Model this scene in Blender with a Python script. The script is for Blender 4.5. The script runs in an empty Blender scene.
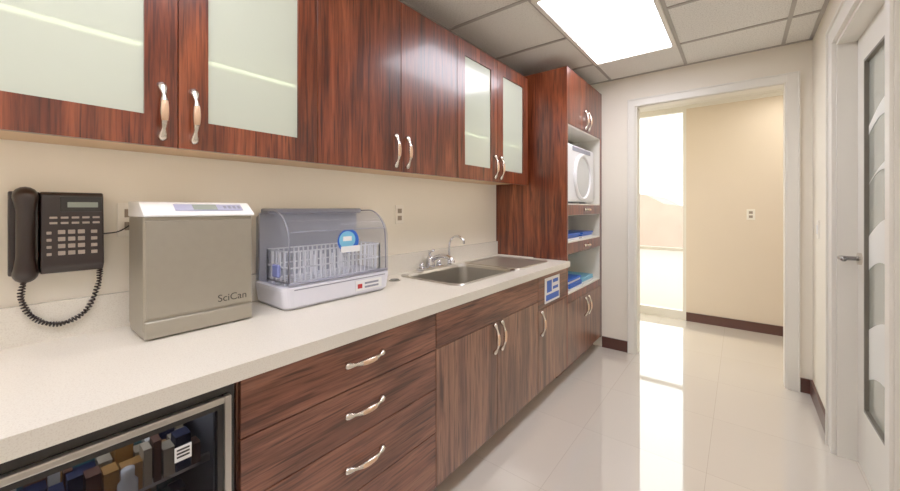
import bpy, bmesh, math, random
from mathutils import Vector, Matrix
random.seed(4)
SC=bpy.context.scene
COL=SC.collection
# ------------------------------------------------------------ materials
def new_mat(name):
    m=bpy.data.materials.new(name); m.use_nodes=True
    return m,m.node_tree,m.node_tree.nodes['Principled BSDF']
def lin(c): return tuple(((v/255.0)/12.92 if v/255.0<=0.04045 else ((v/255.0+0.055)/1.055)**2.4) for v in c)+(1.0,)
def mat(name,rgb,rough=0.5,metal=0.0,coat=0.0,bump=0.0,bscale=60,var=0.0,vscale=4,**kw):
    m,nt,b=new_mat(name); c=lin(rgb)
    b.inputs['Base Color'].default_value=c
    b.inputs['Roughness'].default_value=rough; b.inputs['Metallic'].default_value=metal
    b.inputs['Coat Weight'].default_value=coat
    b.inputs['Coat Roughness'].default_value=0.05
    for k,v in kw.items(): b.inputs[k].default_value=v
    N=nt.nodes; L=nt.links
    tc=N.new('ShaderNodeTexCoord')
    nz=N.new('ShaderNodeTexNoise'); nz.inputs['Scale'].default_value=vscale; nz.inputs['Detail'].default_value=4
    L.new(tc.outputs['Object'],nz.inputs['Vector'])
    mx=N.new('ShaderNodeMixRGB'); mx.blend_type='MULTIPLY'
    mx.inputs[0].default_value=var if var>0 else 0.04
    mx.inputs[1].default_value=c; L.new(nz.outputs['Fac'],mx.inputs[2]); L.new(mx.outputs[0],b.inputs['Base Color'])
    if bump>0:
        n2=N.new('ShaderNodeTexNoise'); n2.inputs['Scale'].default_value=bscale; n2.inputs['Detail'].default_value=3
        L.new(tc.outputs['Object'],n2.inputs['Vector'])
        bp=N.new('ShaderNodeBump'); bp.inputs['Strength'].default_value=bump; bp.inputs['Distance'].default_value=0.002
        L.new(n2.outputs['Fac'],bp.inputs['Height']); L.new(bp.outputs[0],b.inputs['Normal'])
    return m
def wood(name,axis,cols,rough=0.28,coat=0.35,cross=15,along=1.1):
    m,nt,b=new_mat(name); N=nt.nodes; L=nt.links
    tc=N.new('ShaderNodeTexCoord'); oi=N.new('ShaderNodeObjectInfo')
    vm=N.new('ShaderNodeVectorMath'); vm.operation='MULTIPLY_ADD'
    L.new(oi.outputs['Random'],vm.inputs[0]); vm.inputs[1].default_value=(3.1,5.7,2.3); L.new(tc.outputs['Object'],vm.inputs[2])
    def nz(cross,along,detail,dist):
        mp=N.new('ShaderNodeMapping'); s=[cross]*3; s[axis]=along; mp.inputs['Scale'].default_value=s
        L.new(vm.outputs[0],mp.inputs['Vector'])
        n=N.new('ShaderNodeTexNoise'); n.inputs['Scale'].default_value=1; n.inputs['Detail'].default_value=detail; n.inputs['Distortion'].default_value=dist
        n.inputs['Roughness'].default_value=0.6
        L.new(mp.outputs[0],n.inputs['Vector']); return n
    a=nz(cross,along,5,1.0); f=nz(150,6,3,0.3); k=nz(80,3,2,0.2)
    c0=nz(3.6,0.55,1,0.6)
    mu=N.new('ShaderNodeMath'); mu.operation='MULTIPLY'; mu.inputs[1].default_value=26; L.new(c0.outputs['Fac'],mu.inputs[0])
    sn=N.new('ShaderNodeMath'); sn.operation='SINE'; L.new(mu.outputs[0],sn.inputs[0])
    rc=N.new('ShaderNodeValToRGB'); rc.color_ramp.elements[0].position=0.0; rc.color_ramp.elements[0].color=(1,1,1,1); rc.color_ramp.elements[1].position=0.95; rc.color_ramp.elements[1].color=(0.42,0.35,0.33,1)
    L.new(sn.outputs[0],rc.inputs[0])
    rp=N.new('ShaderNodeValToRGB'); e=rp.color_ramp.elements
    e[0].position=0.3; e[0].color=lin(cols[0]); e[1].position=0.70; e[1].color=lin(cols[2])
    x=e.new(0.48); x.color=lin(cols[1])
    L.new(a.outputs['Fac'],rp.inputs[0])
    r2=N.new('ShaderNodeValToRGB'); r2.color_ramp.elements[0].position=0.36; r2.color_ramp.elements[0].color=(0.42,0.38,0.38,1); r2.color_ramp.elements[1].position=0.54
    L.new(f.outputs['Fac'],r2.inputs[0])
    r3=N.new('ShaderNodeValToRGB'); r3.color_ramp.elements[0].position=0.34; r3.color_ramp.elements[0].color=(0.25,0.2,0.2,1); r3.color_ramp.elements[1].position=0.43
    L.new(k.outputs['Fac'],r3.inputs[0])
    cur=rp.outputs[0]
    for src,fac in ((r2,0.75),(r3,0.8),(rc,0.6)):
        q=N.new('ShaderNodeMixRGB'); q.blend_type='MULTIPLY'; q.inputs[0].default_value=fac
        L.new(cur,q.inputs[1]); L.new(src.outputs[0],q.inputs[2]); cur=q.outputs[0]
    L.new(cur,b.inputs['Base Color'])
    b.inputs['Roughness'].default_value=rough; b.inputs['Coat Weight'].default_value=coat; b.inputs['Coat Roughness'].default_value=0.12
    return m
def glassy(name,tint,alpha,rough=0.03,body=None,coat=0.5):
    m=bpy.data.materials.new(name); m.use_nodes=True; nt=m.node_tree; N=nt.nodes; L=nt.links
    for n in list(N): N.remove(n)
    o=N.new('ShaderNodeOutputMaterial'); t=N.new('ShaderNodeBsdfTransparent'); t.inputs[0].default_value=lin(tint)
    g=N.new('ShaderNodeBsdfPrincipled'); g.inputs['Base Color'].default_value=lin(body or tint); g.inputs['Roughness'].default_value=rough
    g.inputs['Coat Weight'].default_value=coat
    mx=N.new('ShaderNodeMixShader'); mx.inputs[0].default_value=alpha
    L.new(t.outputs[0],mx.inputs[1]); L.new(g.outputs[0],mx.inputs[2]); L.new(mx.outputs[0],o.inputs[0])
    return m
def emis(name,rgb,s):
    m=bpy.data.materials.new(name); m.use_nodes=True; nt=m.node_tree; N=nt.nodes; L=nt.links
    b=N['Principled BSDF']; b.inputs['Base Color'].default_value=(0.8,0.8,0.8,1); b.inputs['Emission Strength'].default_value=s
    b.inputs['Emission Color'].default_value=lin(rgb)
    return m
WALL=mat('wall_paint',(242,234,217),0.55,bump=0.12,bscale=250,var=0.03)
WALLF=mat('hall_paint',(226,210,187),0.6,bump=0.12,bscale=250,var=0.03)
TRIM=mat('white_trim_paint',(236,232,220),0.35)
BASEB=mat('dark_baseboard',(80,44,34),0.35)
UPW=wood('mahogany_vertical',2,[(72,26,12),(120,54,29),(154,80,47)],0.28,0.3)
LOW=wood('mahogany_base_vertical',2,[(96,60,44),(144,98,76),(168,120,94)],0.32,0.3)  # lighter than the uppers: glossy sheen put into the colour
LOWH=wood('mahogany_base_horizontal',1,[(88,50,36),(136,84,64),(160,106,82)],0.32,0.3)  # same sheen-lightened mahogany colour, grain running sideways
FROST=glassy('frosted_glass',(225,232,212),0.74,0.25,body=(220,226,206),coat=0.6)
NICK=mat('satin_nickel',(224,216,204),0.25,metal=1.0)
CREAM=mat('handle_cream_inlay',(226,186,150),0.35,metal=0.5)
CHROME=mat('chrome',(215,215,220),0.07,metal=1.0)
STEEL=mat('brushed_steel',(200,196,188),0.28,metal=1.0)
BLACK=mat('black_plastic',(16,13,12),0.3,coat=0.3)
PHONE=mat('phone_plastic',(30,12,10),0.28,coat=0.25)
KEY=mat('phone_keys',(180,166,156),0.4)
WHITE=mat('white_plastic',(242,242,242),0.3,coat=0.3)
LAV=mat('pale_lavender_plastic',(228,228,238),0.3,coat=0.3)
GREYP=mat('grey_plastic',(140,142,156),0.35)
SILV=mat('champagne_metallic',(172,166,152),0.36,metal=0.75,var=0.08,vscale=40)
BLUE=mat('blue_label',(30,95,200),0.4)
LBLUE=mat('sky_blue_print',(120,195,230),0.4)
DARK=mat('dark_gap',(18,12,10),0.6)
LCD=mat('lcd_display',(150,160,150),0.2)
CREAMIN=mat('niche_laminate',(240,236,224),0.4)
BEIGE=mat('beige_underside',(214,180,140),0.5)
PANE=glassy('clear_glass',(245,248,246),0.08)
DOME=glassy('clear_acrylic',(238,240,245),0.10,body=(178,182,198))
RED=mat('red_print',(190,40,40),0.4)
m,nt,b=new_mat('quartz_counter'); N=nt.nodes;L=nt.links
tc=N.new('ShaderNodeTexCoord'); nz=N.new('ShaderNodeTexNoise'); nz.inputs['Scale'].default_value=320; nz.inputs['Detail'].default_value=2
L.new(tc.outputs['Object'],nz.inputs['Vector']); rp=N.new('ShaderNodeValToRGB')
rp.color_ramp.elements[0].position=0.34; rp.color_ramp.elements[0].color=lin((221,213,198)); rp.color_ramp.elements[1].position=0.5; rp.color_ramp.elements[1].color=lin((231,225,211))
L.new(nz.outputs['Fac'],rp.inputs[0]); L.new(rp.outputs[0],b.inputs['Base Color']); b.inputs['Roughness'].default_value=0.22
QUARTZ=m
m,nt,b=new_mat('polished_tile'); N=nt.nodes;L=nt.links
tc=N.new('ShaderNodeTexCoord'); mp=N.new('ShaderNodeMapping'); mp.inputs['Location'].default_value=(0.13,0.2,0)
L.new(tc.outputs['Object'],mp.inputs['Vector'])
br=N.new('ShaderNodeTexBrick'); br.offset=0.0; br.inputs['Scale'].default_value=1; br.inputs['Brick Width'].default_value=0.6; br.inputs['Row Height'].default_value=0.6
br.inputs['Mortar Size'].default_value=0.0012; br.inputs['Mortar Smooth'].default_value=0.3
br.inputs['Color1'].default_value=lin((222,213,200)); br.inputs['Color2'].default_value=lin((219,210,197)); br.inputs['Mortar'].default_value=lin((192,181,166))
L.new(mp.outputs[0],br.inputs['Vector']); L.new(br.outputs['Color'],b.inputs['Base Color'])
b.inputs['Roughness'].default_value=0.06; b.inputs['Specular IOR Level'].default_value=1.0; b.inputs['Coat Weight'].default_value=1.0; b.inputs['Coat Roughness'].default_value=0.02; b.inputs['Coat IOR'].default_value=2.1
TILE=m
m,nt,b=new_mat('acoustic_tile'); N=nt.nodes;L=nt.links
tc=N.new('ShaderNodeTexCoord'); nz=N.new('ShaderNodeTexNoise'); nz.inputs['Scale'].default_value=130; nz.inputs['Detail'].default_value=3
L.new(tc.outputs['Object'],nz.inputs['Vector']); rp=N.new('ShaderNodeValToRGB')
rp.color_ramp.elements[0].position=0.35; rp.color_ramp.elements[0].color=lin((208,204,195)); rp.color_ramp.elements[1].position=0.5; rp.color_ramp.elements[1].color=lin((234,231,222))
L.new(nz.outputs['Fac'],rp.inputs[0]); L.new(rp.outputs[0],b.inputs['Base Color']); b.inputs['Roughness'].default_value=0.9
ACOU=m
LIGHT=emis('fluorescent_lens',(246,244,255),8.0)
HALLFILL=emis('hall_fill_lens',(255,248,238),6.0)  # lens of the unseen lamps added to light the hall
# ------------------------------------------------------------ mesh helpers
def finish(name,bm,mats,smooth=False):
    me=bpy.data.meshes.new(name); bmesh.ops.recalc_face_normals(bm,faces=bm.faces); bm.to_mesh(me); bm.free()
    ob=bpy.data.objects.new(name,me); COL.objects.link(ob)
    for mm in (mats if isinstance(mats,(list,tuple)) else [mats]): me.materials.append(mm)
    if smooth:
        for p in me.polygons: p.use_smooth=True
    return ob
def addbox(bm,x0,x1,y0,y1,z0,z1,bevel=0,seg=2,mi=0):
    r=bmesh.ops.create_cube(bm,size=1.0); vs=r['verts']
    for v in vs: v.co=Vector(((x0+x1)/2+v.co.x*(x1-x0),(y0+y1)/2+v.co.y*(y1-y0),(z0+z1)/2+v.co.z*(z1-z0)))
    fs=set(f for v in vs for f in v.link_faces)
    for f in fs: f.material_index=mi
    if bevel>0:
        es=list(set(e for v in vs for e in v.link_edges))
        bmesh.ops.bevel(bm,geom=es,offset=bevel,segments=seg,affect='EDGES',profile=0.5,material=-1)
def box(name,x0,x1,y0,y1,z0,z1,m,bevel=0,seg=2):
    bm=bmesh.new(); addbox(bm,x0,x1,y0,y1,z0,z1,bevel,seg); return finish(name,bm,m)
def boxes(name,lst,m,bevel=0):
    bm=bmesh.new()
    for l in lst: addbox(bm,*l[:6],bevel=bevel,mi=(l[6] if len(l)>6 else 0))
    return finish(name,bm,m)
def tube(name,pts,rad,m,seg=10,closed=False,sq=None):
    pts=[Vector(p) for p in pts]; n=len(pts)
    if not isinstance(rad,(list,tuple)): rad=[rad]*n
    bm=bmesh.new(); rings=[]; up=None
    for i,p in enumerate(pts):
        t=(pts[(i+1)%n if closed else min(i+1,n-1)]-pts[(i-1)%n if closed else max(i-1,0)]).normalized()
        if up is None:
            up=Vector((0,0,1)) if abs(t.z)<0.9 else Vector((1,0,0))
        up=(up-t*up.dot(t)).normalized(); s=t.cross(up)
        rings.append([bm.verts.new(p+(up*math.cos(a)+s*math.sin(a)*(sq or 1))*rad[i]) for a in [2*math.pi*k/seg for k in range(seg)]])
    for i in range(n if closed else n-1):
        A=rings[i];B=rings[(i+1)%n]
        for k in range(seg): bm.faces.new((A[k],A[(k+1)%seg],B[(k+1)%seg],B[k]))
    if not closed:
        bm.faces.new(rings[0]); bm.faces.new(rings[-1])
    return finish(name,bm,m,True)
def smoothpath(P,k=8):
    P=[Vector(p) for p in P]; out=[]
    for i in range(len(P)-1):
        a=P[max(i-1,0)];b=P[i];c=P[i+1];d=P[min(i+2,len(P)-1)]
        for j in range(k):
            t=j/k; out.append(0.5*((2*b)+(c-a)*t+(2*a-5*b+4*c-d)*t*t+(3*b-a-3*c+d)*t**3))
    out.append(P[-1]); return out
def rrect(cx,cy,hx,hy,r,z,k=6):
    o=[]
    for (sx,sy,a0) in ((1,1,0),(-1,1,90),(-1,-1,180),(1,-1,270)):
        for j in range(k+1):
            a=math.radians(a0+90*j/k); o.append(Vector((cx+sx*(hx-r)+r*math.cos(a),cy+sy*(hy-r)+r*math.sin(a),z)))
    return o
def loft(name,rings,m,capend=True,capstart=False,smooth=False):
    bm=bmesh.new(); R=[[bm.verts.new(p) for p in r] for r in rings]
    for A,B in zip(R,R[1:]):
        n=len(A)
        for k in range(n): bm.faces.new((A[k],A[(k+1)%n],B[(k+1)%n],B[k]))
    if capend: bm.faces.new(R[-1])
    if capstart: bm.faces.new(R[0])
    return finish(name,bm,m,smooth)
def prism(name,prof,y0,y1,m,bevel=0,smooth=False):
    """profile list of (x,z) extruded along Y"""
    bm=bmesh.new(); A=[bm.verts.new((x,y0,z)) for x,z in prof]; B=[bm.verts.new((x,y1,z)) for x,z in prof]
    n=len(prof)
    for k in range(n): bm.faces.new((A[k],A[(k+1)%n],B[(k+1)%n],B[k]))
    bm.faces.new(A); bm.faces.new(B)
    if bevel: bmesh.ops.bevel(bm,geom=bm.edges[:],offset=bevel,segments=2,affect='EDGES',profile=0.5)
    return finish(name,bm,m,smooth)
def disc(name,c,axis,r,th,m,seg=32,sy=1.0):
    bm=bmesh.new(); bmesh.ops.create_cone(bm,cap_ends=True,segments=seg,radius1=r,radius2=r,depth=th)
    M=Matrix.Identity(4)
    if axis==0: M=Matrix.Rotation(math.radians(90),4,'Y')
    if axis==1: M=Matrix.Rotation(math.radians(90),4,'X')
    for v in bm.verts:
        v.co=M@v.co
        if axis==0: v.co.y*=sy
        v.co+=Vector(c)
    return finish(name,bm,m)
def group(name,loc,parts):
    e=bpy.data.objects.new(name,None); e.location=loc; e.empty_display_size=0.1; COL.objects.link(e)
    for p in parts:
        p.parent=e; p.matrix_parent_inverse=Matrix.Translation(-Vector(loc))
    return e
def pull(name,c,axis,L=0.155):
    """arched cabinet pull on a face looking +X; axis 1 = horizontal, 2 = vertical"""
    out=[]; P=[];R=[]
    n=22
    for i in range(n+1):
        t=i/n*2-1; h=0.026*(1-abs(t)**2.6)+0.003
        q=Vector((c[0]+h,c[1],c[2])); q[axis]+=t*L/2; P.append(q)
        at=abs(t)
        R.append(0.0120 if at>0.88 else (0.0120-0.0065*((0.88-at)/0.2) if at>0.68 else (0.0055 if at>0.6 else 0.0055+0.0050*(1-(at/0.6)**2))))
    out.append(tube(name,P,R,NICK,10))
    mid=[p+Vector((0.0015,0,0)) for p in P[7:16]]; out.append(tube(name+'_inlay',mid,[r*0.93 for r in R[7:16]],CREAM,10))
    return out
def text(name,s,loc,size,m):
    c=bpy.data.curves.new(name,'FONT'); c.body=s; c.size=size; c.extrude=0.0005; c.materials.append(m)
    o=bpy.data.objects.new(name,c); o.location=loc; o.rotation_euler=(math.pi/2,0,math.pi/2); COL.objects.link(o); return o
# ------------------------------------------------------------ shell
XL=-1.65; XR=0.40; YB=3.60; YR=-2.4; CZ=2.50
XW=XL+0.003
box('floor',-3.0,2.6,YR-0.12,5.16,-0.1,0,TILE)
box('ceiling',-3.0,2.6,YR-0.12,5.16,CZ,CZ+0.1,ACOU)
box('wall_left',XL-0.12,XL,YR,YB,0,CZ,WALL)
box('wall_rear',XL-0.12,XR+0.12,YR-0.12,YR,0,CZ,WALL)
boxes('wall_back',[(-3,-0.735,YB,YB+0.12,0,CZ),(0.27,2.6,YB,YB+0.12,0,CZ),(-0.735,0.27,YB,YB+0.12,2.225,CZ)],WALL)
DY0,DY1,DZ=1.875,2.80,2.19
boxes('wall_right',[(XR,XR+0.12,YR,DY0,0,CZ),(XR,XR+0.12,DY1,YB,0,CZ),(XR,XR+0.12,DY0,DY1,DZ,CZ)],WALL)
box('wall_hall_far',-0.49,2.6,5.04,5.16,0,CZ,WALLF)
box('wall_hall_left',-3.0,-2.88,YB+0.12,5.16,0,CZ,WALLF)
box('wall_hall_right',2.48,2.6,YB+0.12,5.04,0,CZ,WALLF)
boxes('baseboard_hall',[(-0.49,2.48,5.025,5.04,0,0.10)],BASEB)
boxes('trim_hall_crown',[(-0.49,2.48,5.02,5.04,CZ-0.035,CZ)],TRIM)
boxes('baseboard_back',[(-1.02,-0.795,YB-0.014,YB,0,0.10),(0.335,XR,YB-0.014,YB,0,0.10)],BASEB)
boxes('baseboard_right',[(XR-0.014,XR,DY1+0.10,YB-0.014,0,0.10),(XR-0.014,XR,YR,DY0-0.10,0,0.10)],BASEB)
boxes('trim_1',[(-0.795,-0.735,YB-0.018,YB,0,2.285),(0.265,0.335,YB-0.018,YB,0,2.285),(-0.735,0.265,YB-0.018,YB,2.218,2.285),
  (-0.737,-0.722,YB,YB+0.12,0,2.225),(0.255,0.272,YB,YB+0.12,0,2.225),(-0.722,0.255,YB,YB+0.12,2.212,2.227),
  (-0.795,-0.785,YB-0.026,YB-0.018,0,2.285),(0.325,0.335,YB-0.026,YB-0.018,0,2.285),(-0.785,0.325,YB-0.026,YB-0.018,2.275,2.285)],TRIM,0.002)
CW=0.095
boxes('trim_2',[(XR-0.018,XR,DY1-0.004,DY1+CW,0,DZ+CW),(XR-0.018,XR,DY0-CW,DY0+0.004,0,DZ+CW),(XR-0.018,XR,DY0+0.004,DY1-0.004,DZ,DZ+CW),
  (XR,XR+0.12,DY1-0.016,DY1+0.001,0,DZ),(XR,XR+0.12,DY0-0.001,DY0+0.016,0,DZ),(XR,XR+0.12,DY0+0.016,DY1-0.016,DZ-0.016,DZ),
  (XR-0.028,XR-0.018,DY1+CW-0.014,DY1+CW,0,DZ+CW),(XR-0.028,XR-0.018,DY0-CW,DY0-CW+0.014,0,DZ+CW),(XR-0.028,XR-0.018,DY0-CW,DY1+CW,DZ+CW-0.014,DZ+CW)],TRIM,0.002)
# glazed door in right wall
dx0,dx1=0.475,0.515; a,b_=DY0+0.018,DY1-0.018; SW=0.14; G0=0.32
dp=[boxes('door_frame',[(dx0,dx1,b_-SW,b_,0.01,DZ-0.018),(dx0,dx1,a,a+SW,0.01,DZ-0.018),(dx0,dx1,a+SW,b_-SW,0.01,G0),(dx0,dx1,a+SW,b_-SW,2.03,DZ-0.018)],TRIM,0.003)]
GD=mat('door_obscure_glass',(188,192,178),0.15,coat=0.6)
dp.append(box('door_glass',dx0+0.012,dx1-0.012,a+SW,b_-SW,G0,2.03,GD))
GK=mat('glazing_bead',(110,104,92),0.4)
dp.append(boxes('glazing_bead',[(dx0-0.004,dx0+0.012,a+SW,a+SW+0.012,G0,2.03),(dx0-0.004,dx0+0.012,b_-SW-0.012,b_-SW,G0,2.03),(dx0-0.004,dx0+0.012,a+SW+0.012,b_-SW-0.012,G0,G0+0.012),(dx0-0.004,dx0+0.012,a+SW+0.012,b_-SW-0.012,2.018,2.03)],GK))
FW=mat('frosted_white_band',(236,236,228),0.5)
for i,(z0,h) in enumerate(((1.60,0.10),(1.36,0.06),(0.95,0.22),(0.42,0.30))):
    bm=bmesh.new(); n=16; lo=[];hi=[]
    for k in range(n+1):
        t=k/n; y=a+SW+0.015+(b_-a-2*SW-0.03)*t
        lo.append(bm.verts.new((dx0+0.010,y,z0+0.12*math.sin(t*2.6)))); hi.append(bm.verts.new((dx0+0.010,y,z0+h+0.10*math.sin(t*2.6+0.5))))
    for k in range(n): bm.faces.new((lo[k],lo[k+1],hi[k+1],hi[k]))
    dp.append(finish('frosted_band_%d'%i,bm,FW))
dp.append(disc('rosette',(dx0-0.006,b_-0.07,1.055),0,0.030,0.012,NICK))
dp.append(tube('lever',smoothpath([(dx0-0.01,b_-0.07,1.055),(dx0-0.06,b_-0.07,1.055),(dx0-0.075,b_-0.08,1.057),(dx0-0.078,b_-0.19,1.06)],5),0.011,mat('lever_steel',(150,148,145),0.2,metal=1.0)))
group('door_1',(dx0,(a+b_)/2,0.01),dp)
# hall window
WX0,WX1=-2.88,-0.49
wp=[boxes('window_frame',[(WX1-0.035,WX1,5.05,5.12,0.0,CZ),(WX0,WX0+0.05,5.05,5.12,0.0,CZ),(WX0+0.05,WX1-0.035,5.05,5.12,0.0,0.10),(WX0+0.05,WX1-0.035,5.05,5.12,2.44,CZ),
   (WX0+0.05,WX1-0.035,5.06,5.11,0.80,0.835),(-1.72,-1.68,5.06,5.11,0.10,2.44)],TRIM)]
wp.append(box('window_pane',WX0+0.05,WX1-0.035,5.08,5.086,0.1,2.44,PANE))
group('window_1',((WX0+WX1)/2,5.08,0),wp)
# outdoors
box('street_pavement',-14,8,5.3,30,-0.15,-0.05,mat('pavement',(196,182,170),0.9))
prism('hillside',[(-12,-0.05),(-12,2.6),(-6,2.3),(-4,1.9),(-3,1.85),(-2.5,1.75),(-2.0,1.45),(-1.3,1.35),(2,0.9),(6,0.5),(6,-0.05)],14,18,mat('hillside_earth',(214,184,168),0.9,var=0.35,vscale=1.5))
# ceiling grid
g=[]
for x in (-1.53,-0.94,-0.35,0.245): g.append((x-0.011,x+0.011,YR,YB,CZ-0.006,CZ))
y=3.105
while y>YR: g.append((XL,XR,y-0.011,y+0.011,CZ-0.0065,CZ)); y-=0.6025
g.append((XL,XR,YB-0.02,YB,CZ-0.006,CZ)); g.append((XR-0.02,XR,YR,YB,CZ-0.006,CZ))
boxes('trim_ceiling_grid',g,mat('ceiling_tbar',(172,166,156),0.5))
def troffer(x0,x1,y0,y1,nm='ceiling_light_panel',lm=None):
    p=[boxes('frame',[(x0,x0+0.025,y0,y1,CZ-0.022,CZ-0.006),(x1-0.025,x1,y0,y1,CZ-0.022,CZ-0.006),(x0+0.025,x1-0.025,y0,y0+0.025,CZ-0.022,CZ-0.006),(x0+0.025,x1-0.025,y1-0.025,y1,CZ-0.022,CZ-0.006)],TRIM)]
    p.append(box('lens',x0+0.025,x1-0.025,y0+0.025,y1-0.025,CZ-0.016,CZ-0.010,lm or LIGHT))
    group(nm,((x0+x1)/2,(y0+y1)/2,CZ-0.01),p)
troffer(-0.93,-0.36,1.91,3.095)
troffer(-0.93,-0.36,-0.50,0.685)  # unseen fixture added for soft light from the camera side
troffer(-0.93,-0.36,-2.2,-1.1)  # also unseen, added behind the camera for its light
troffer(0.2,0.8,3.95,4.8,lm=HALLFILL)  # unseen hall lamp, added for its light
troffer(-2.0,-1.4,3.95,4.8,lm=HALLFILL)  # second unseen lamp added to light the hall
# ------------------------------------------------------------ upper cabinets
UX=-1.32; UZ0,UZ1=1.49,2.335; UB=[-1.03,-0.57,-0.11,0.35,0.81,1.27,1.73,2.19,2.655]
SHELFGLOW=emis('shelf_edge_glow',(255,253,245),6.0); UCFILL=emis('undercabinet_fill',(255,246,230),7.0)  # added glows: bright shelf-edge line, and hidden fill under the cabinets
def udoor(i,y0,y1,glass,hside):
    g=0.0015; y0+=g; y1-=g; x0,x1=UX-0.02,UX; out=[]
    if glass:
        s=0.078
        out.append(boxes('door_%d'%i,[(x0,x1,y0,y0+s,UZ0,UZ1),(x0,x1,y1-s,y1,UZ0,UZ1),(x0,x1,y0+s,y1-s,UZ0,UZ0+0.088),(x0,x1,y0+s,y1-s,UZ1-0.088,UZ1)],UPW))
        out.append(box('glass_%d'%i,x0+0.008,x1-0.008,y0+s,y1-s,UZ0+0.088,UZ1-0.088,FROST))
    else: out.append(box('door_%d'%i,x0,x1,y0,y1,UZ0,UZ1,UPW,0.0015))
    hy=(y1-0.038) if hside=='r' else (y0+0.038)
    out+=pull('pull_%d'%i,(UX,hy,UZ0+0.10),2)
    return out
for k in range(4):
    y0,y1,y2=UB[2*k],UB[2*k+1],UB[2*k+2]
    gl=(k!=2); ZB=UZ0+0.018
    parts=[boxes('carcass',[(XW,UX-0.021,y0,y0+0.016,ZB,UZ1),(XW,UX-0.021,y2-0.016,y2,ZB,UZ1),(XW,UX-0.021,y0+0.016,y2-0.016,UZ1-0.016,UZ1)],UPW)]
    parts.append(boxes('liner',[(XW,XL+0.01,y0+0.016,y2-0.016,ZB+0.01,UZ1-0.016),(XL+0.01,UX-0.022,y0+0.016,y0+0.02,ZB+0.01,UZ1-0.016),(XL+0.01,UX-0.022,y2-0.02,y2-0.016,ZB+0.01,UZ1-0.016),(XL+0.01,UX-0.036,y0+0.02,y2-0.02,1.775,1.79)],CREAMIN))
    parts.append(box('centre_stile',UX-0.030,UX-0.021,y1-0.03,y1+0.03,ZB+0.01,UZ1-0.016,UPW))
    parts.append(box('bottom_panel',XW,UX-0.021,y0,y2,ZB-0.002,ZB+0.010,BEIGE))
    if gl: parts.append(boxes('shelf_edge_glow',[(UX-0.036,UX-0.031,y0+0.04,y1-0.04,1.777,1.788),(UX-0.036,UX-0.031,y1+0.04,y2-0.04,1.777,1.788)],SHELFGLOW))  # glowing shelf edge added to make a bright line behind the glass
    parts.append(boxes('undercabinet_fill_strip',[(UX-0.044,UX-0.026,y0+0.05,y1-0.03,ZB-0.008,ZB-0.002),(UX-0.044,UX-0.026,y1+0.03,y2-0.05,ZB-0.008,ZB-0.002)],UCFILL))  # hidden glowing strips added to brighten the wall below
    parts+=udoor(1,y0,y1,gl,'r')+udoor(2,y1,y2,gl,'l')
    if k==2: parts.append(disc('keyhole',(UX+0.002,y1+0.05,UZ0+0.035),0,0.008,0.006,NICK))
    group('wall_cabinet',(XL+0.16,(y0+y2)/2,UZ0),parts)
# ------------------------------------------------------------ tall cabinet
FX=-1.025; TY0,TY1=2.713,3.598; TZ=2.385
tp=[boxes('carcass',[(XW,FX,TY0,TY0+0.02,0.10,TZ),(XW,FX,TY1-0.045,TY1,0.10,TZ),(XW,FX-0.021,TY0+0.02,TY1-0.045,TZ-0.02,TZ),(XW,FX-0.08,TY0,TY1,0,0.10)],UPW)]
tp.append(boxes('niche_lining',[(XW,XL+0.01,TY0+0.02,TY1-0.045,0.12,TZ-0.02),(XL+0.01,FX-0.005,TY0+0.02,TY0+0.03,0.60,1.95),(XL+0.01,FX-0.005,TY1-0.055,TY1-0.045,0.60,1.95),
   (XL+0.01,FX-0.005,TY0+0.03,TY1-0.055,1.945,1.955),(XL+0.01,FX-0.005,TY0+0.03,TY1-0.055,1.335,1.345),(XL+0.01,FX-0.03,TY0+0.03,TY1-0.055,1.25,1.26),(XL+0.01,FX-0.005,TY0+0.03,TY1-0.055,1.04,1.05),(XL+0.01,FX-0.03,TY0+0.03,TY1-0.055,0.955,0.965),(XL+0.01,FX-0.005,TY0+0.03,TY1-0.055,0.645,0.655)],CREAMIN))
ym=(TY0+TY1)/2
def sl(n,z0,z1,y0=TY0+0.021,y1=TY1-0.046,m=UPW): return box(n,FX-0.02,FX,y0,y1,z0,z1,m,0.0015)
tp+=[sl('shelf_drawer_1',1.255,1.335),sl('shelf_drawer_2',0.955,1.04),sl('shelf_rail',0.585,0.645)]
tp+=[sl('top_door_1',1.955,TZ,y1=ym-0.001),sl('top_door_2',1.955,TZ,y0=ym+0.001),sl('low_door_1',0.105,0.58,y1=ym-0.001,m=LOW),sl('low_door_2',0.105,0.58,y0=ym+0.001,m=LOW)]
tp+=pull('pull_a',(FX,ym-0.04,0.48),2)+pull('pull_b',(FX,ym+0.04,0.48),2)+pull('pull_c',(FX,ym-0.04,2.05),2)+pull('pull_d',(FX,ym+0.04,2.05),2)
tp+=pull('pull_e',(FX,ym,1.295),1,0.12)+pull('pull_f',(FX,ym,0.998),1,0.12)
group('tall_cabinet',(XL+0.3,ym,0),tp)
ax=FX-0.03
ap=[box('body',-1.55,ax,TY0+0.09,TY1-0.12,1.36,1.83,WHITE,0.03,4)]
ap+=[boxes('feet',[(-1.5,-1.45,TY0+0.15,TY0+0.2,1.345,1.365),(-1.15,-1.1,TY0+0.15,TY0+0.2,1.345,1.365),(-1.5,-1.45,TY1-0.25,TY1-0.2,1.345,1.365),(-1.15,-1.1,TY1-0.25,TY1-0.2,1.345,1.365)],GREYP)]
cy,cz=ym-0.02,1.57
ap.append(tube('door_ring',[(ax+0.006,cy+0.185*math.cos(t),cz+0.185*math.sin(t)) for t in [2*math.pi*i/40 for i in range(40)]],0.016,WHITE,10,True))
ap.append(disc('door_window',(ax+0.002,cy,cz),0,0.175,0.012,mat('drum_door_white',(205,208,206),0.2,coat=0.5)))
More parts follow.
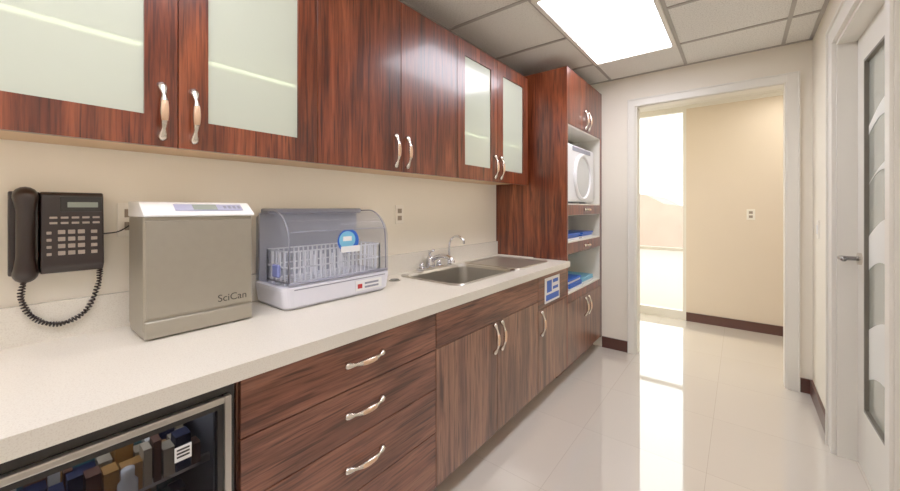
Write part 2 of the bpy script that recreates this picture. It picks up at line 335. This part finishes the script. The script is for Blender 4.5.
ap.append(box('control_strip',ax-0.002,ax+0.004,TY0+0.2,TY1-0.25,1.775,1.81,GREYP,0.002))
group('countertop_dryer',(-1.3,ym,1.345),ap)
def pack(y0,z,n,m1):
    bm=bmesh.new()
    for i in range(n):
        o=random.uniform(-.01,.01); addbox(bm,-1.30+o,-1.05+o,y0+o,y0+0.28+o,z+i*0.018,z+i*0.018+0.016,0.004,2,0 if i%3 else 1)
    return finish('stack_of_blue_packs',bm,[m1,WHITE])
pack(2.80,1.05,3,BLUE); pack(3.15,1.05,3,BLUE); pack(2.82,0.655,5,BLUE); pack(3.17,0.655,3,LBLUE)
# ------------------------------------------------------------ base cabinets
bp=[boxes('carcass',[(XW,FX-0.021,0.405,0.425,0.10,0.868),(XW,FX-0.021,1.175,1.193,0.10,0.868),(XW,FX-0.021,0.425,1.175,0.10,0.12),(XW,FX-0.1,0.405,1.193,0,0.10)],LOW)]
bp.append(box('dark_reveal',FX-0.03,FX-0.021,0.425,1.175,0.12,0.868,DARK))
for i,(z0,z1) in enumerate(((0.703,0.862),(0.533,0.699),(0.345,0.529),(0.105,0.341))):
    bp.append(box('drawer_%d'%i,FX-0.02,FX,0.408,1.191,z0,z1,LOWH,0.0015)); 
    bp+=pull('pull_%d'%i,(FX,0.81,(0.786,0.619,0.4385,0.24)[i]),1,0.16)
group('drawer_cabinet',(-1.3,0.8,0),bp)
sp=[boxes('carcass',[(XW,FX-0.021,1.195,1.213,0.10,0.868),(XW,FX-0.021,2.19,2.208,0.10,0.868),(XW,FX-0.021,1.213,2.19,0.10,0.12),(XW,FX-0.1,1.195,2.208,0,0.10)],LOW)]
sp.append(box('dark_reveal',FX-0.03,FX-0.021,1.213,2.19,0.12,0.868,DARK))
sp.append(box('false_front',FX-0.02,FX,1.196,2.206,0.703,0.862,LOWH,0.0015))
sp.append(box('door_1',FX-0.02,FX,1.196,1.699,0.105,0.699,LOW,0.0015)); sp.append(box('door_2',FX-0.02,FX,1.702,2.206,0.105,0.699,LOW,0.0015))
sp+=pull('pull_1',(FX,1.665,0.615),2)+pull('pull_2',(FX,1.737,0.615),2)
group('sink_cabinet',(-1.3,1.7,0),sp)
ep=[boxes('carcass',[(XW,FX-0.021,2.21,2.228,0.10,0.868),(XW,FX-0.021,2.694,2.711,0.10,0.868),(XW,FX-0.021,2.228,2.694,0.10,0.12),(XW,FX-0.1,2.21,2.711,0,0.10)],LOW)]
ep.append(box('dark_reveal',FX-0.03,FX-0.021,2.228,2.694,0.12,0.868,DARK))
ep.append(box('drawer_front',FX-0.02,FX,2.21,2.709,0.643,0.862,LOWH,0.0015)); ep.append(box('door_1',FX-0.02,FX,2.21,2.709,0.105,0.639,LOW,0.0015))
ep+=pull('pull_1',(FX,2.25,0.55),2)
ep.append(box('sign_white',FX,FX+0.003,2.31,2.56,0.665,0.835,WHITE)); ep.append(box('sign_blue',FX+0.003,FX+0.004,2.325,2.545,0.68,0.72,BLUE)); ep.append(boxes('sign_print',[(FX+0.003,FX+0.004,2.34,2.42,0.735,0.815),(FX+0.003,FX+0.004,2.44,2.53,0.79,0.815),(FX+0.003,FX+0.004,2.44,2.53,0.745,0.765)],BLUE))
group('base_cabinet',(-1.3,2.46,0),ep)
lp=[boxes('carcass',[(XW,FX-0.021,-1.03,-0.23,0.10,0.868),(XW,FX-0.1,-1.03,-0.23,0,0.10)],LOW),box('door_1',FX-0.02,FX,-1.028,-0.632,0.105,0.862,LOW,0.0015),box('door_2',FX-0.02,FX,-0.628,-0.232,0.105,0.862,LOW,0.0015)]
lp+=pull('pull_1',(FX,-0.67,0.76),2)+pull('pull_2',(FX,-0.59,0.76),2)
group('base_cabinet',(-1.3,-0.63,0),lp)
# ------------------------------------------------------------ counter
HX0,HX1,HY0,HY1=-1.555,-1.135,1.50,2.09
boxes('countertop',[(XW,-1.0,-1.05,HY0,0.868,0.91),(XW,-1.0,HY1,2.711,0.868,0.91),(XW,HX0,HY0,HY1,0.868,0.91),(HX1,-1.0,HY0,HY1,0.868,0.91),
   (XW,XL+0.02,-1.05,2.711,0.91,1.025),(XL+0.02,-1.3,2.700,2.711,0.91,0.915)],QUARTZ)
cx,cy=(HX0+HX1)/2,(HY0+HY1)/2; hx,hy=(HX1-HX0)/2,(HY1-HY0)/2
sk=[loft('bowl',[rrect(cx,cy,hx+0.018,hy+0.018,0.05,0.9115),rrect(cx,cy,hx+0.014,hy+0.014,0.05,0.916),rrect(cx,cy,hx-0.006,hy-0.006,0.05,0.914),rrect(cx,cy,hx-0.012,hy-0.012,0.05,0.90),rrect(cx,cy,hx-0.02,hy-0.02,0.06,0.76),rrect(cx,cy,hx-0.05,hy-0.05,0.06,0.735)],STEEL)]
sk.append(disc('drain',(cx-0.03,cy,0.737),2,0.04,0.006,CHROME)); 
sk.append(loft('drainboard',[rrect(cx,2.36,hx+0.018,0.235,0.03,0.9105),rrect(cx,2.36,hx+0.014,0.231,0.03,0.917),rrect(cx,2.36,hx-0.01,0.207,0.03,0.917),rrect(cx,2.36,hx-0.02,0.197,0.03,0.912)],mat('drainboard_steel',(186,178,164),0.35,metal=0.8)))
group('kitchen_sink',(cx,cy,0.91),sk)
fy=1.80; fx=-1.595
fp=[box('deck_plate',fx-0.025,fx+0.025,fy-0.11,fy+0.11,0.911,0.925,CHROME,0.006,3)]
fp.append(tube('body',[(fx,fy,0.925),(fx,fy,0.94),(fx,fy,0.975),(fx,fy,0.99),(fx,fy,0.998)],[0.030,0.028,0.027,0.021,0.006],CHROME,16))
fp.append(tube('spout',smoothpath([(fx,fy,0.95),(fx+0.04,fy,0.985),(fx+0.11,fy,1.005),(fx+0.17,fy,0.99),(fx+0.185,fy,0.965)],6),0.015,CHROME,12))
fp.append(tube('lever',smoothpath([(fx,fy,0.995),(fx-0.0,fy-0.01,1.02),(fx+0.06,fy-0.04,1.04)],5),0.009,CHROME))
for s in (-1,1): fp.append(tube('side_knob_%d'%s,[(fx,fy+s*0.085,0.925),(fx,fy+s*0.085,0.95),(fx,fy+s*0.085,0.962)],[0.018,0.016,0.006],CHROME,12))
group('sink_faucet',(fx,fy,0.911),fp)
gy=2.0
gp=[tube('stem',[(fx,gy,0.911),(fx,gy,0.93),(fx,gy,0.95),(fx,gy,0.955)],[0.02,0.016,0.012,0.006],CHROME,12),
    tube('gooseneck',smoothpath([(fx,gy,0.95),(fx,gy,1.05),(fx+0.02,gy+0.005,1.10),(fx+0.07,gy+0.01,1.115),(fx+0.11,gy+0.015,1.09),(fx+0.115,gy+0.015,1.065)],6),0.0075,CHROME),
    tube('tap_lever',[(fx,gy,0.955),(fx+0.03,gy-0.04,0.975)],0.005,CHROME)]
group('filter_tap',(fx,gy,0.911),gp)
gr=[disc('ring',(-1.49,1.385,0.913),2,0.032,0.005,STEEL),disc('cap',(-1.49,1.385,0.9165),2,0.024,0.003,BLACK)]
group('counter_grommet',(-1.49,1.385,0.911),gr)
# ------------------------------------------------------------ refrigerator
ry0,ry1=-0.215,0.392; rx=-1.055
rp_=[boxes('cabinet',[(-1.62,rx,ry0,ry0+0.03,0.02,0.862),(-1.62,rx,ry1-0.03,ry1,0.02,0.862),(-1.62,rx,ry0+0.03,ry1-0.03,0.835,0.862),(-1.62,rx,ry0+0.03,ry1-0.03,0.02,0.10),(-1.62,-1.60,ry0+0.03,ry1-0.03,0.1,0.835)],BLACK)]
FI=mat('fridge_liner',(120,122,126),0.4)
rp_.append(boxes('liner',[(-1.60,-1.595,ry0+0.03,ry1-0.03,0.1,0.835),(-1.595,rx-0.01,ry0+0.03,ry0+0.034,0.1,0.835),(-1.595,rx-0.01,ry1-0.034,ry1-0.03,0.1,0.835)],FI))
dz0,dz1=0.06,0.852
rp_.append(boxes('door_gasket',[(rx,rx+0.03,ry0,ry0+0.03,dz0,dz1+0.01),(rx,rx+0.03,ry1-0.03,ry1,dz0,dz1+0.01),(rx,rx+0.03,ry0+0.03,ry1-0.03,dz1-0.02,dz1+0.01),(rx,rx+0.03,ry0+0.03,ry1-0.03,dz0,dz0+0.03)],BLACK))
o0,o1=ry0+0.004,ry1-0.012; fw=0.016
rp_.append(boxes('door_frame',[(rx+0.03,rx+0.048,o0,o0+fw,dz0,dz1-0.014),(rx+0.03,rx+0.048,o1-fw,o1,dz0,dz1-0.014),(rx+0.03,rx+0.048,o0+fw,o1-fw,dz1-0.030,dz1-0.014),(rx+0.03,rx+0.048,o0+fw,o1-fw,dz0,dz0+0.05)],STEEL,0.003))
rp_.append(boxes('inner_black_border',[(rx+0.033,rx+0.041,o0+fw,o0+fw+0.014,dz0+0.05,dz1-0.030),(rx+0.033,rx+0.041,o1-fw-0.014,o1-fw,dz0+0.05,dz1-0.030),(rx+0.033,rx+0.041,o0+fw+0.014,o1-fw-0.014,dz1-0.044,dz1-0.030)],BLACK))
rp_.append(box('door_glass',rx+0.034,rx+0.040,o0+fw+0.014,o1-fw-0.014,dz0+0.05,dz1-0.044,glassy('fridge_glass',(212,213,217),0.08,body=(50,48,50))))
rp_.append(box('logo',rx+0.0405,rx+0.042,0.262,0.295,0.725,0.758,WHITE)); 
rp_.append(boxes('logo_stripes',[(rx+0.042,rx+0.0425,0.266,0.291,0.733,0.737),(rx+0.042,rx+0.0425,0.266,0.291,0.741,0.745),(rx+0.042,rx+0.0425,0.266,0.291,0.749,0.753)],BLACK))
for i,z in enumerate((0.28,0.46,0.655)):
    bm=bmesh.new()
    for k in range(14): addbox(bm,-1.58,rx-0.04,ry0+0.045+k*0.039,ry0+0.049+k*0.039,z,z+0.004)
    addbox(bm,rx-0.045,rx-0.035,ry0+0.034,ry1-0.034,z-0.006,z+0.012); addbox(bm,-1.58,-1.575,ry0+0.034,ry1-0.034,z-0.004,z+0.006)
    rp_.append(finish('wire_shelf_%d'%i,bm,STEEL))
cols=[mat('box_teal',(50,96,100),0.5),mat('box_white',(215,212,205),0.5),mat('box_navy',(34,40,70),0.5),mat('box_amber',(180,130,66),0.5),mat('box_brown',(100,66,50),0.5),mat('box_cream',(190,176,150),0.5)]
bm=bmesh.new()
for z in (0.105,0.284,0.464,0.659):
    for xd in (0.03,0.08,0.13,0.18,0.23,0.30,0.38,0.45):
        y=ry0+0.045
        while y<ry1-0.065:
            w=random.uniform(0.014,0.038); h=random.uniform(0.05,0.10); d=random.uniform(0.03,0.045)
            addbox(bm,rx-xd-d,rx-xd,y,y+w,z+0.001,z+h,0,1,random.randrange(6)); y+=w+random.uniform(0.001,0.005)
rp_.append(finish('stored_boxes',bm,cols))
rp_.append(tube('bottle',[(rx-0.012,0.19,z) for z in (0.659,0.662,0.70,0.71,0.714,0.73)],[0.014,0.018,0.018,0.011,0.012,0.012],WHITE,16))
rp_.append(boxes('feet',[(-1.58,-1.54,ry0+0.02,ry0+0.06,0,0.02),(-1.58,-1.54,ry1-0.06,ry1-0.02,0,0.02),(-1.12,-1.08,ry0+0.02,ry0+0.06,0,0.02),(-1.12,-1.08,ry1-0.06,ry1-0.02,0,0.02)],BLACK))
rp_.append(box('interior_led',-1.14,-1.11,ry0+0.06,ry1-0.06,0.825,0.834,emis('fridge_led',(240,242,250),5.5)))
group('undercounter_refrigerator',(-1.3,0.09,0),rp_)
# ------------------------------------------------------------ sterilizer box
by0,by1=0.282,0.592; bx=-1.382; bb=-1.570
st=[box('body',bb,bx-0.008,by0,by1,0.935,1.285,SILV,0.006,3)]
st.append(box('front_panel',bx-0.012,bx,by0+0.004,by1-0.004,0.975,1.272,SILV,0.004,3))
st.append(box('base_panel',bb+0.004,bx+0.002,by0+0.002,by1-0.002,0.915,0.968,SILV,0.006,3))
st.append(prism('lid',[(bb,1.283),(bx+0.006,1.283),(bx+0.006,1.290),(bx-0.05,1.328),(bb,1.332)],by0-0.002,by1+0.002,WHITE,0.003))
def slopept(t,o): 
    return (bx+0.006-0.056*t+o*0.56, 1.290+0.038*t+o*0.83)
def slopequad(n,t0,t1,y0,y1,m,o=0.0025):
    bm=bmesh.new(); v=[]
    for t in (t0,t1):
        x,z=slopept(t,o)
        v.append((bm.verts.new((x,y0,z)),bm.verts.new((x,y1,z))))
    bm.faces.new((v[0][0],v[0][1],v[1][1],v[1][0])); return finish(n,bm,m)
st.append(slopequad('control_panel',0.25,0.8,by0+0.08,by1-0.03,mat('panel_lilac',(170,172,200),0.3)))
st.append(slopequad('display',0.3,0.75,by0+0.13,by0+0.2,LCD,0.0035))
for k in range(4): st.append(slopequad('button_%d'%k,0.4,0.65,by0+0.22+k*0.015,by0+0.229+k*0.015,GREYP,0.0035))
st.append(text('nameplate','SciCan',(bx+0.0005,by1-0.115,0.992),0.034,mat('nameplate_ink',(60,56,50),0.4)))
st.append(boxes('feet',[(bb+0.02,bb+0.05,by0+0.02,by0+0.05,0.911,0.92),(bx-0.05,bx-0.02,by0+0.02,by0+0.05,0.911,0.92),(bb+0.02,bb+0.05,by1-0.05,by1-0.02,0.911,0.92),(bx-0.05,bx-0.02,by1-0.05,by1-0.02,0.911,0.92)],BLACK))
group('instrument_sterilizer',(-1.48,0.43,0.911),st)
# ------------------------------------------------------------ dish dryer
qy0,qy1=0.692,1.232; qf=-1.352; qb=-1.62
dd=[loft('base_tray',[rrect((qf+qb)/2,(qy0+qy1)/2,(qf-qb)/2-0.02,(qy1-qy0)/2-0.02,0.03,0.911),rrect((qf+qb)/2,(qy0+qy1)/2,(qf-qb)/2-0.004,(qy1-qy0)/2-0.008,0.035,0.925),rrect((qf+qb)/2,(qy0+qy1)/2,(qf-qb)/2,(qy1-qy0)/2,0.035,0.985),rrect((qf+qb)/2,(qy0+qy1)/2,(qf-qb)/2,(qy1-qy0)/2,0.035,1.0),rrect((qf+qb)/2,(qy0+qy1)/2,(qf-qb)/2-0.012,(qy1-qy0)/2-0.012,0.03,1.004),rrect((qf+qb)/2,(qy0+qy1)/2,(qf-qb)/2-0.02,(qy1-qy0)/2-0.02,0.03,0.975)],LAV,True,True)]
dd.append(boxes('side_grip',[(qf-0.085,qf-0.035,qy0-0.008,qy0+0.006,1.04,1.09)],mat('periwinkle_plastic',(120,130,190),0.3),0.006))
dd.append(boxes('base_groove',[(qf-0.002,qf+0.0015,qy0+0.04,qy1-0.04,0.988,0.992)],GREYP))
prof=[]
for i in range(13):
    a_=math.radians(90*i/12); prof.append((qf-0.012-0.13+0.13*math.cos(a_),1.165+0.135*math.sin(a_)))
outer=[(qf-0.008,1.006)]+prof+[(qb+0.05,1.298),(qb+0.01,1.28),(qb+0.006,1.006)]
def shell(n,y0,y1,inset,m):
    bm=bmesh.new(); A=[];B=[];C=[];D=[]
    cxx=sum(p[0] for p in outer)/len(outer); czz=1.13
    for x,z in outer:
        xi=cxx+(x-cxx)*(1-inset); zi=czz+(z-czz)*(1-inset) if z>1.05 else z
        A.append(bm.verts.new((xi,y0,zi)));B.append(bm.verts.new((x,y0+0.022,z)));C.append(bm.verts.new((x,y1-0.022,z)));D.append(bm.verts.new((xi,y1,zi)))
    k=len(A)
    for P,Q in ((A,B),(B,C),(C,D)):
        for i in range(k-1): bm.faces.new((P[i],P[i+1],Q[i+1],Q[i]))
    bm.faces.new(A); bm.faces.new(D)
    return finish(n,bm,m,False)
dd.append(shell('clear_dome',qy0+0.006,qy1-0.006,0.06,DOME))
for n,yy in (('dome_rim_near',qy0+0.026),('dome_rim_far',qy1-0.026)):
    dd.append(tube(n,[(x,yy,z) for x,z in outer[:-1]],0.003,GREYP,8))
dd.append(tube('dome_front_rail',[(qf-0.006,qy0+0.02,1.012),(qf-0.006,qy1-0.02,1.012)],0.006,GREYP,8))
dd.append(tube('dome_lid_seam',[(qf-0.004,qy0+0.03,1.215),(qf-0.004,qy1-0.03,1.215)],0.0025,GREYP,8))
dd.append(box('rear_vent_lid',qb+0.004,qb+0.075,qy0+0.03,qy1-0.03,1.285,1.308,GREYP,0.006,3))
dd.append(box('rear_panel',qb+0.008,qb+0.02,qy0+0.02,qy1-0.02,1.0,1.29,mat('dryer_back_panel',(180,182,192),0.4)))
bm=bmesh.new()
W=0.0028
def wire(y0,y1,x0,x1,z0,z1): addbox(bm,min(x0,x1)-W,max(x0,x1)+W,min(y0,y1)-W,max(y0,y1)+W,min(z0,z1)-W,max(z0,z1)+W)
xa,xb,ya,yb=qb+0.05,qf-0.04,qy0+0.04,qy1-0.04
for z in (1.01,1.07,1.135):
    for x in (xa,xb): wire(ya,yb,x,x,z,z)
    for y in (ya,yb): wire(y,y,xa,xb,z,z)
n=20
for i in range(n+1):
    y=ya+(yb-ya)*i/n
    for x in (xa,xb): wire(y,y,x,x,1.0,1.135)
    wire(y,y,xa,xb,1.01,1.01); 
    if i%2: wire(y,y,(xa+xb)/2,(xa+xb)/2,1.01,1.10)
for j in range(6):
    x=xa+(xb-xa)*j/5
    for y in (ya,yb): wire(y,y,x,x,1.0,1.135)
dd.append(finish('dish_rack',bm,mat('rack_white',(250,250,252),0.3)))
lx=qf-0.0055
dd.append(disc('label_blue',(lx+0.001,0.985,1.165),0,0.052,0.003,BLUE,sy=1.05))
dd.append(disc('label_inner',(lx+0.003,0.978,1.170),0,0.038,0.002,LBLUE,sy=1.1))
dd.append(boxes('label_print',[(lx+0.002,lx+0.005,0.945,1.045,1.115,1.142),(lx+0.002,lx+0.005,0.955,1.0,1.165,1.185)],WHITE,0.001))
dd.append(boxes('front_sticker',[(qf,qf+0.002,1.02,1.17,0.935,0.98,0),(qf+0.002,qf+0.003,1.03,1.055,0.945,0.965,1),(qf+0.002,qf+0.003,1.07,1.15,0.943,0.952,2),(qf+0.002,qf+0.003,1.07,1.15,0.96,0.969,2)],[WHITE,RED,GREYP]))
group('dish_dryer',(-1.48,0.96,0.911),dd)
# ------------------------------------------------------------ phone
px=XL
pb=[]
py0,py1,pz0,pz1=0.090,0.226,1.115,1.358
pb.append(prism('base',[(px+0.001,pz0),(px+0.045,pz0),(px+0.060,pz0+0.02),(px+0.048,pz1-0.01),(px+0.04,pz1),(px+0.001,pz1)],py0,py1,PHONE,0.004))
pb.append(prism('cradle',[(px+0.001,pz0),(px+0.032,pz0),(px+0.038,pz0+0.02),(px+0.032,pz1),(px+0.001,pz1)],0.03,py0,PHONE,0.004))
def fxp(z): return px+0.060-0.012*(z-pz0-0.02)/(pz1-pz0-0.03)+0.0005
L_=[]
for r in range(4):
    for c in range(3):
        y=0.125+c*0.021; z=1.232-r*0.021; x=fxp(z); L_.append((x-0.001,x+0.004,y,y+0.015,z,z+0.012))
for c in range(5):
    for r in range(2):
        y=0.108+c*0.023; z=1.278-r*0.016; x=fxp(z); L_.append((x-0.001,x+0.003,y,y+0.016,z,z+0.006))
for r in range(4):
    z=1.232-r*0.021; x=fxp(z); L_.append((x-0.001,x+0.003,0.196,0.210,z,z+0.010))
for r in range(4):
    z=1.232-r*0.021; x=fxp(z); L_.append((x-0.001,x+0.003,0.102,0.112,z,z+0.008))
pb.append(boxes('keys',L_,KEY,0.001))
pb.append(box('display_bezel',px+0.045,px+0.053,0.13,0.222,1.298,1.345,BLACK,0.002)); pb.append(box('display',px+0.05,px+0.0545,0.145,0.212,1.312,1.328,LCD))
P=smoothpath([(px+0.036,0.062,1.346),(px+0.048,0.062,1.340),(px+0.056,0.062,1.30),(px+0.060,0.062,1.235),(px+0.056,0.062,1.17),(px+0.048,0.062,1.126),(px+0.036,0.062,1.120)],5)
nn=len(P); R=[(0.026 if (i<8 or i>nn-9) else 0.019) for i in range(nn)]
R=[sum(R[max(0,i-2):i+3])/len(R[max(0,i-2):i+3]) for i in range(nn)]; R[0]=R[-1]=0.018
pb.append(tube('handset',P,R,PHONE,16,False))
path=smoothpath([(-1.605,0.060,1.105),(-1.615,0.055,1.045),(-1.618,0.081,0.985),(-1.618,0.131,0.958),(-1.618,0.186,0.985),(-1.62,0.215,1.061),(-1.62,0.220,1.12)],32)
hel=[]
for i,p in enumerate(path):
    t=(path[min(i+1,len(path)-1)]-path[max(i-1,0)]).normalized(); u=Vector((1,0,0)); v=t.cross(u).normalized(); an=i*1.5
    hel.append(p+(u*math.cos(an)+v*math.sin(an))*0.0060)
pb.append(tube('coiled_cord',hel,0.0026,PHONE,6))
pb.append(tube('line_cord',smoothpath([(px+0.01,0.224,1.225),(px+0.012,0.27,1.232),(px+0.006,0.31,1.262)],6),0.0022,BLACK,6))
group('wall_phone',(px,0.13,1.115),pb)
# ------------------------------------------------------------ outlets
OUT=mat('outlet_plate',(244,238,224),0.35); SLOT=mat('outlet_slots',(150,135,118),0.5)
def outlet(x,y,z,face):
    if face=='x':
        return group('wall_outlet',(x,y,z),[box('plate',x,x+0.006,y-0.035,y+0.035,z-0.057,z+0.057,OUT,0.002),boxes('sockets',[(x+0.006,x+0.008,y-0.016,y+0.016,z+0.008,z+0.036),(x+0.006,x+0.008,y-0.016,y+0.016,z-0.036,z-0.008)],SLOT)])
    return group('wall_outlet',(x,y,z),[box('plate',x-0.035,x+0.035,y-0.006,y,z-0.057,z+0.057,OUT,0.002),boxes('sockets',[(x-0.016,x+0.016,y-0.008,y-0.006,z+0.008,z+0.036),(x-0.016,x+0.016,y-0.008,y-0.006,z-0.036,z-0.008)],SLOT)])
outlet(XL,1.57,1.27,'x'); outlet(XL,0.300,1.27,'x'); outlet(0.09,5.04,1.24,'y')
group('light_switch',(XR,3.35,1.17),[box('plate',XR-0.006,XR,3.31,3.385,1.11,1.23,OUT,0.002),box('rocker',XR-0.010,XR-0.006,3.335,3.36,1.14,1.20,WHITE,0.002)])
# ------------------------------------------------------------ world & camera
w=bpy.data.worlds.new('World'); SC.world=w; w.use_nodes=True
N=w.node_tree.nodes; L=w.node_tree.links; bg=N['Background']
sky=N.new('ShaderNodeTexSky'); sky.sky_type='HOSEK_WILKIE'; sky.turbidity=5; sky.sun_direction=(0.3,-0.5,0.8)
mx=N.new('ShaderNodeMixRGB'); mx.inputs[0].default_value=0.85; mx.inputs[2].default_value=(1,0.98,0.95,1)
L.new(sky.outputs[0],mx.inputs[1]); L.new(mx.outputs[0],bg.inputs[0]); bg.inputs[1].default_value=3.0
SC.view_settings.view_transform='Standard'; SC.view_settings.look='None'
SC.view_settings.exposure=0.36; SC.view_settings.gamma=1.15
cam=bpy.data.cameras.new('Camera'); cam.sensor_width=36; cam.lens=36*365/900; cam.shift_y=-37.5/900; cam.clip_start=0.02
co=bpy.data.objects.new('Camera',cam); COL.objects.link(co); co.location=(0,0,1.31); co.rotation_euler=(math.pi/2,0,math.radians(38.47)); SC.camera=co
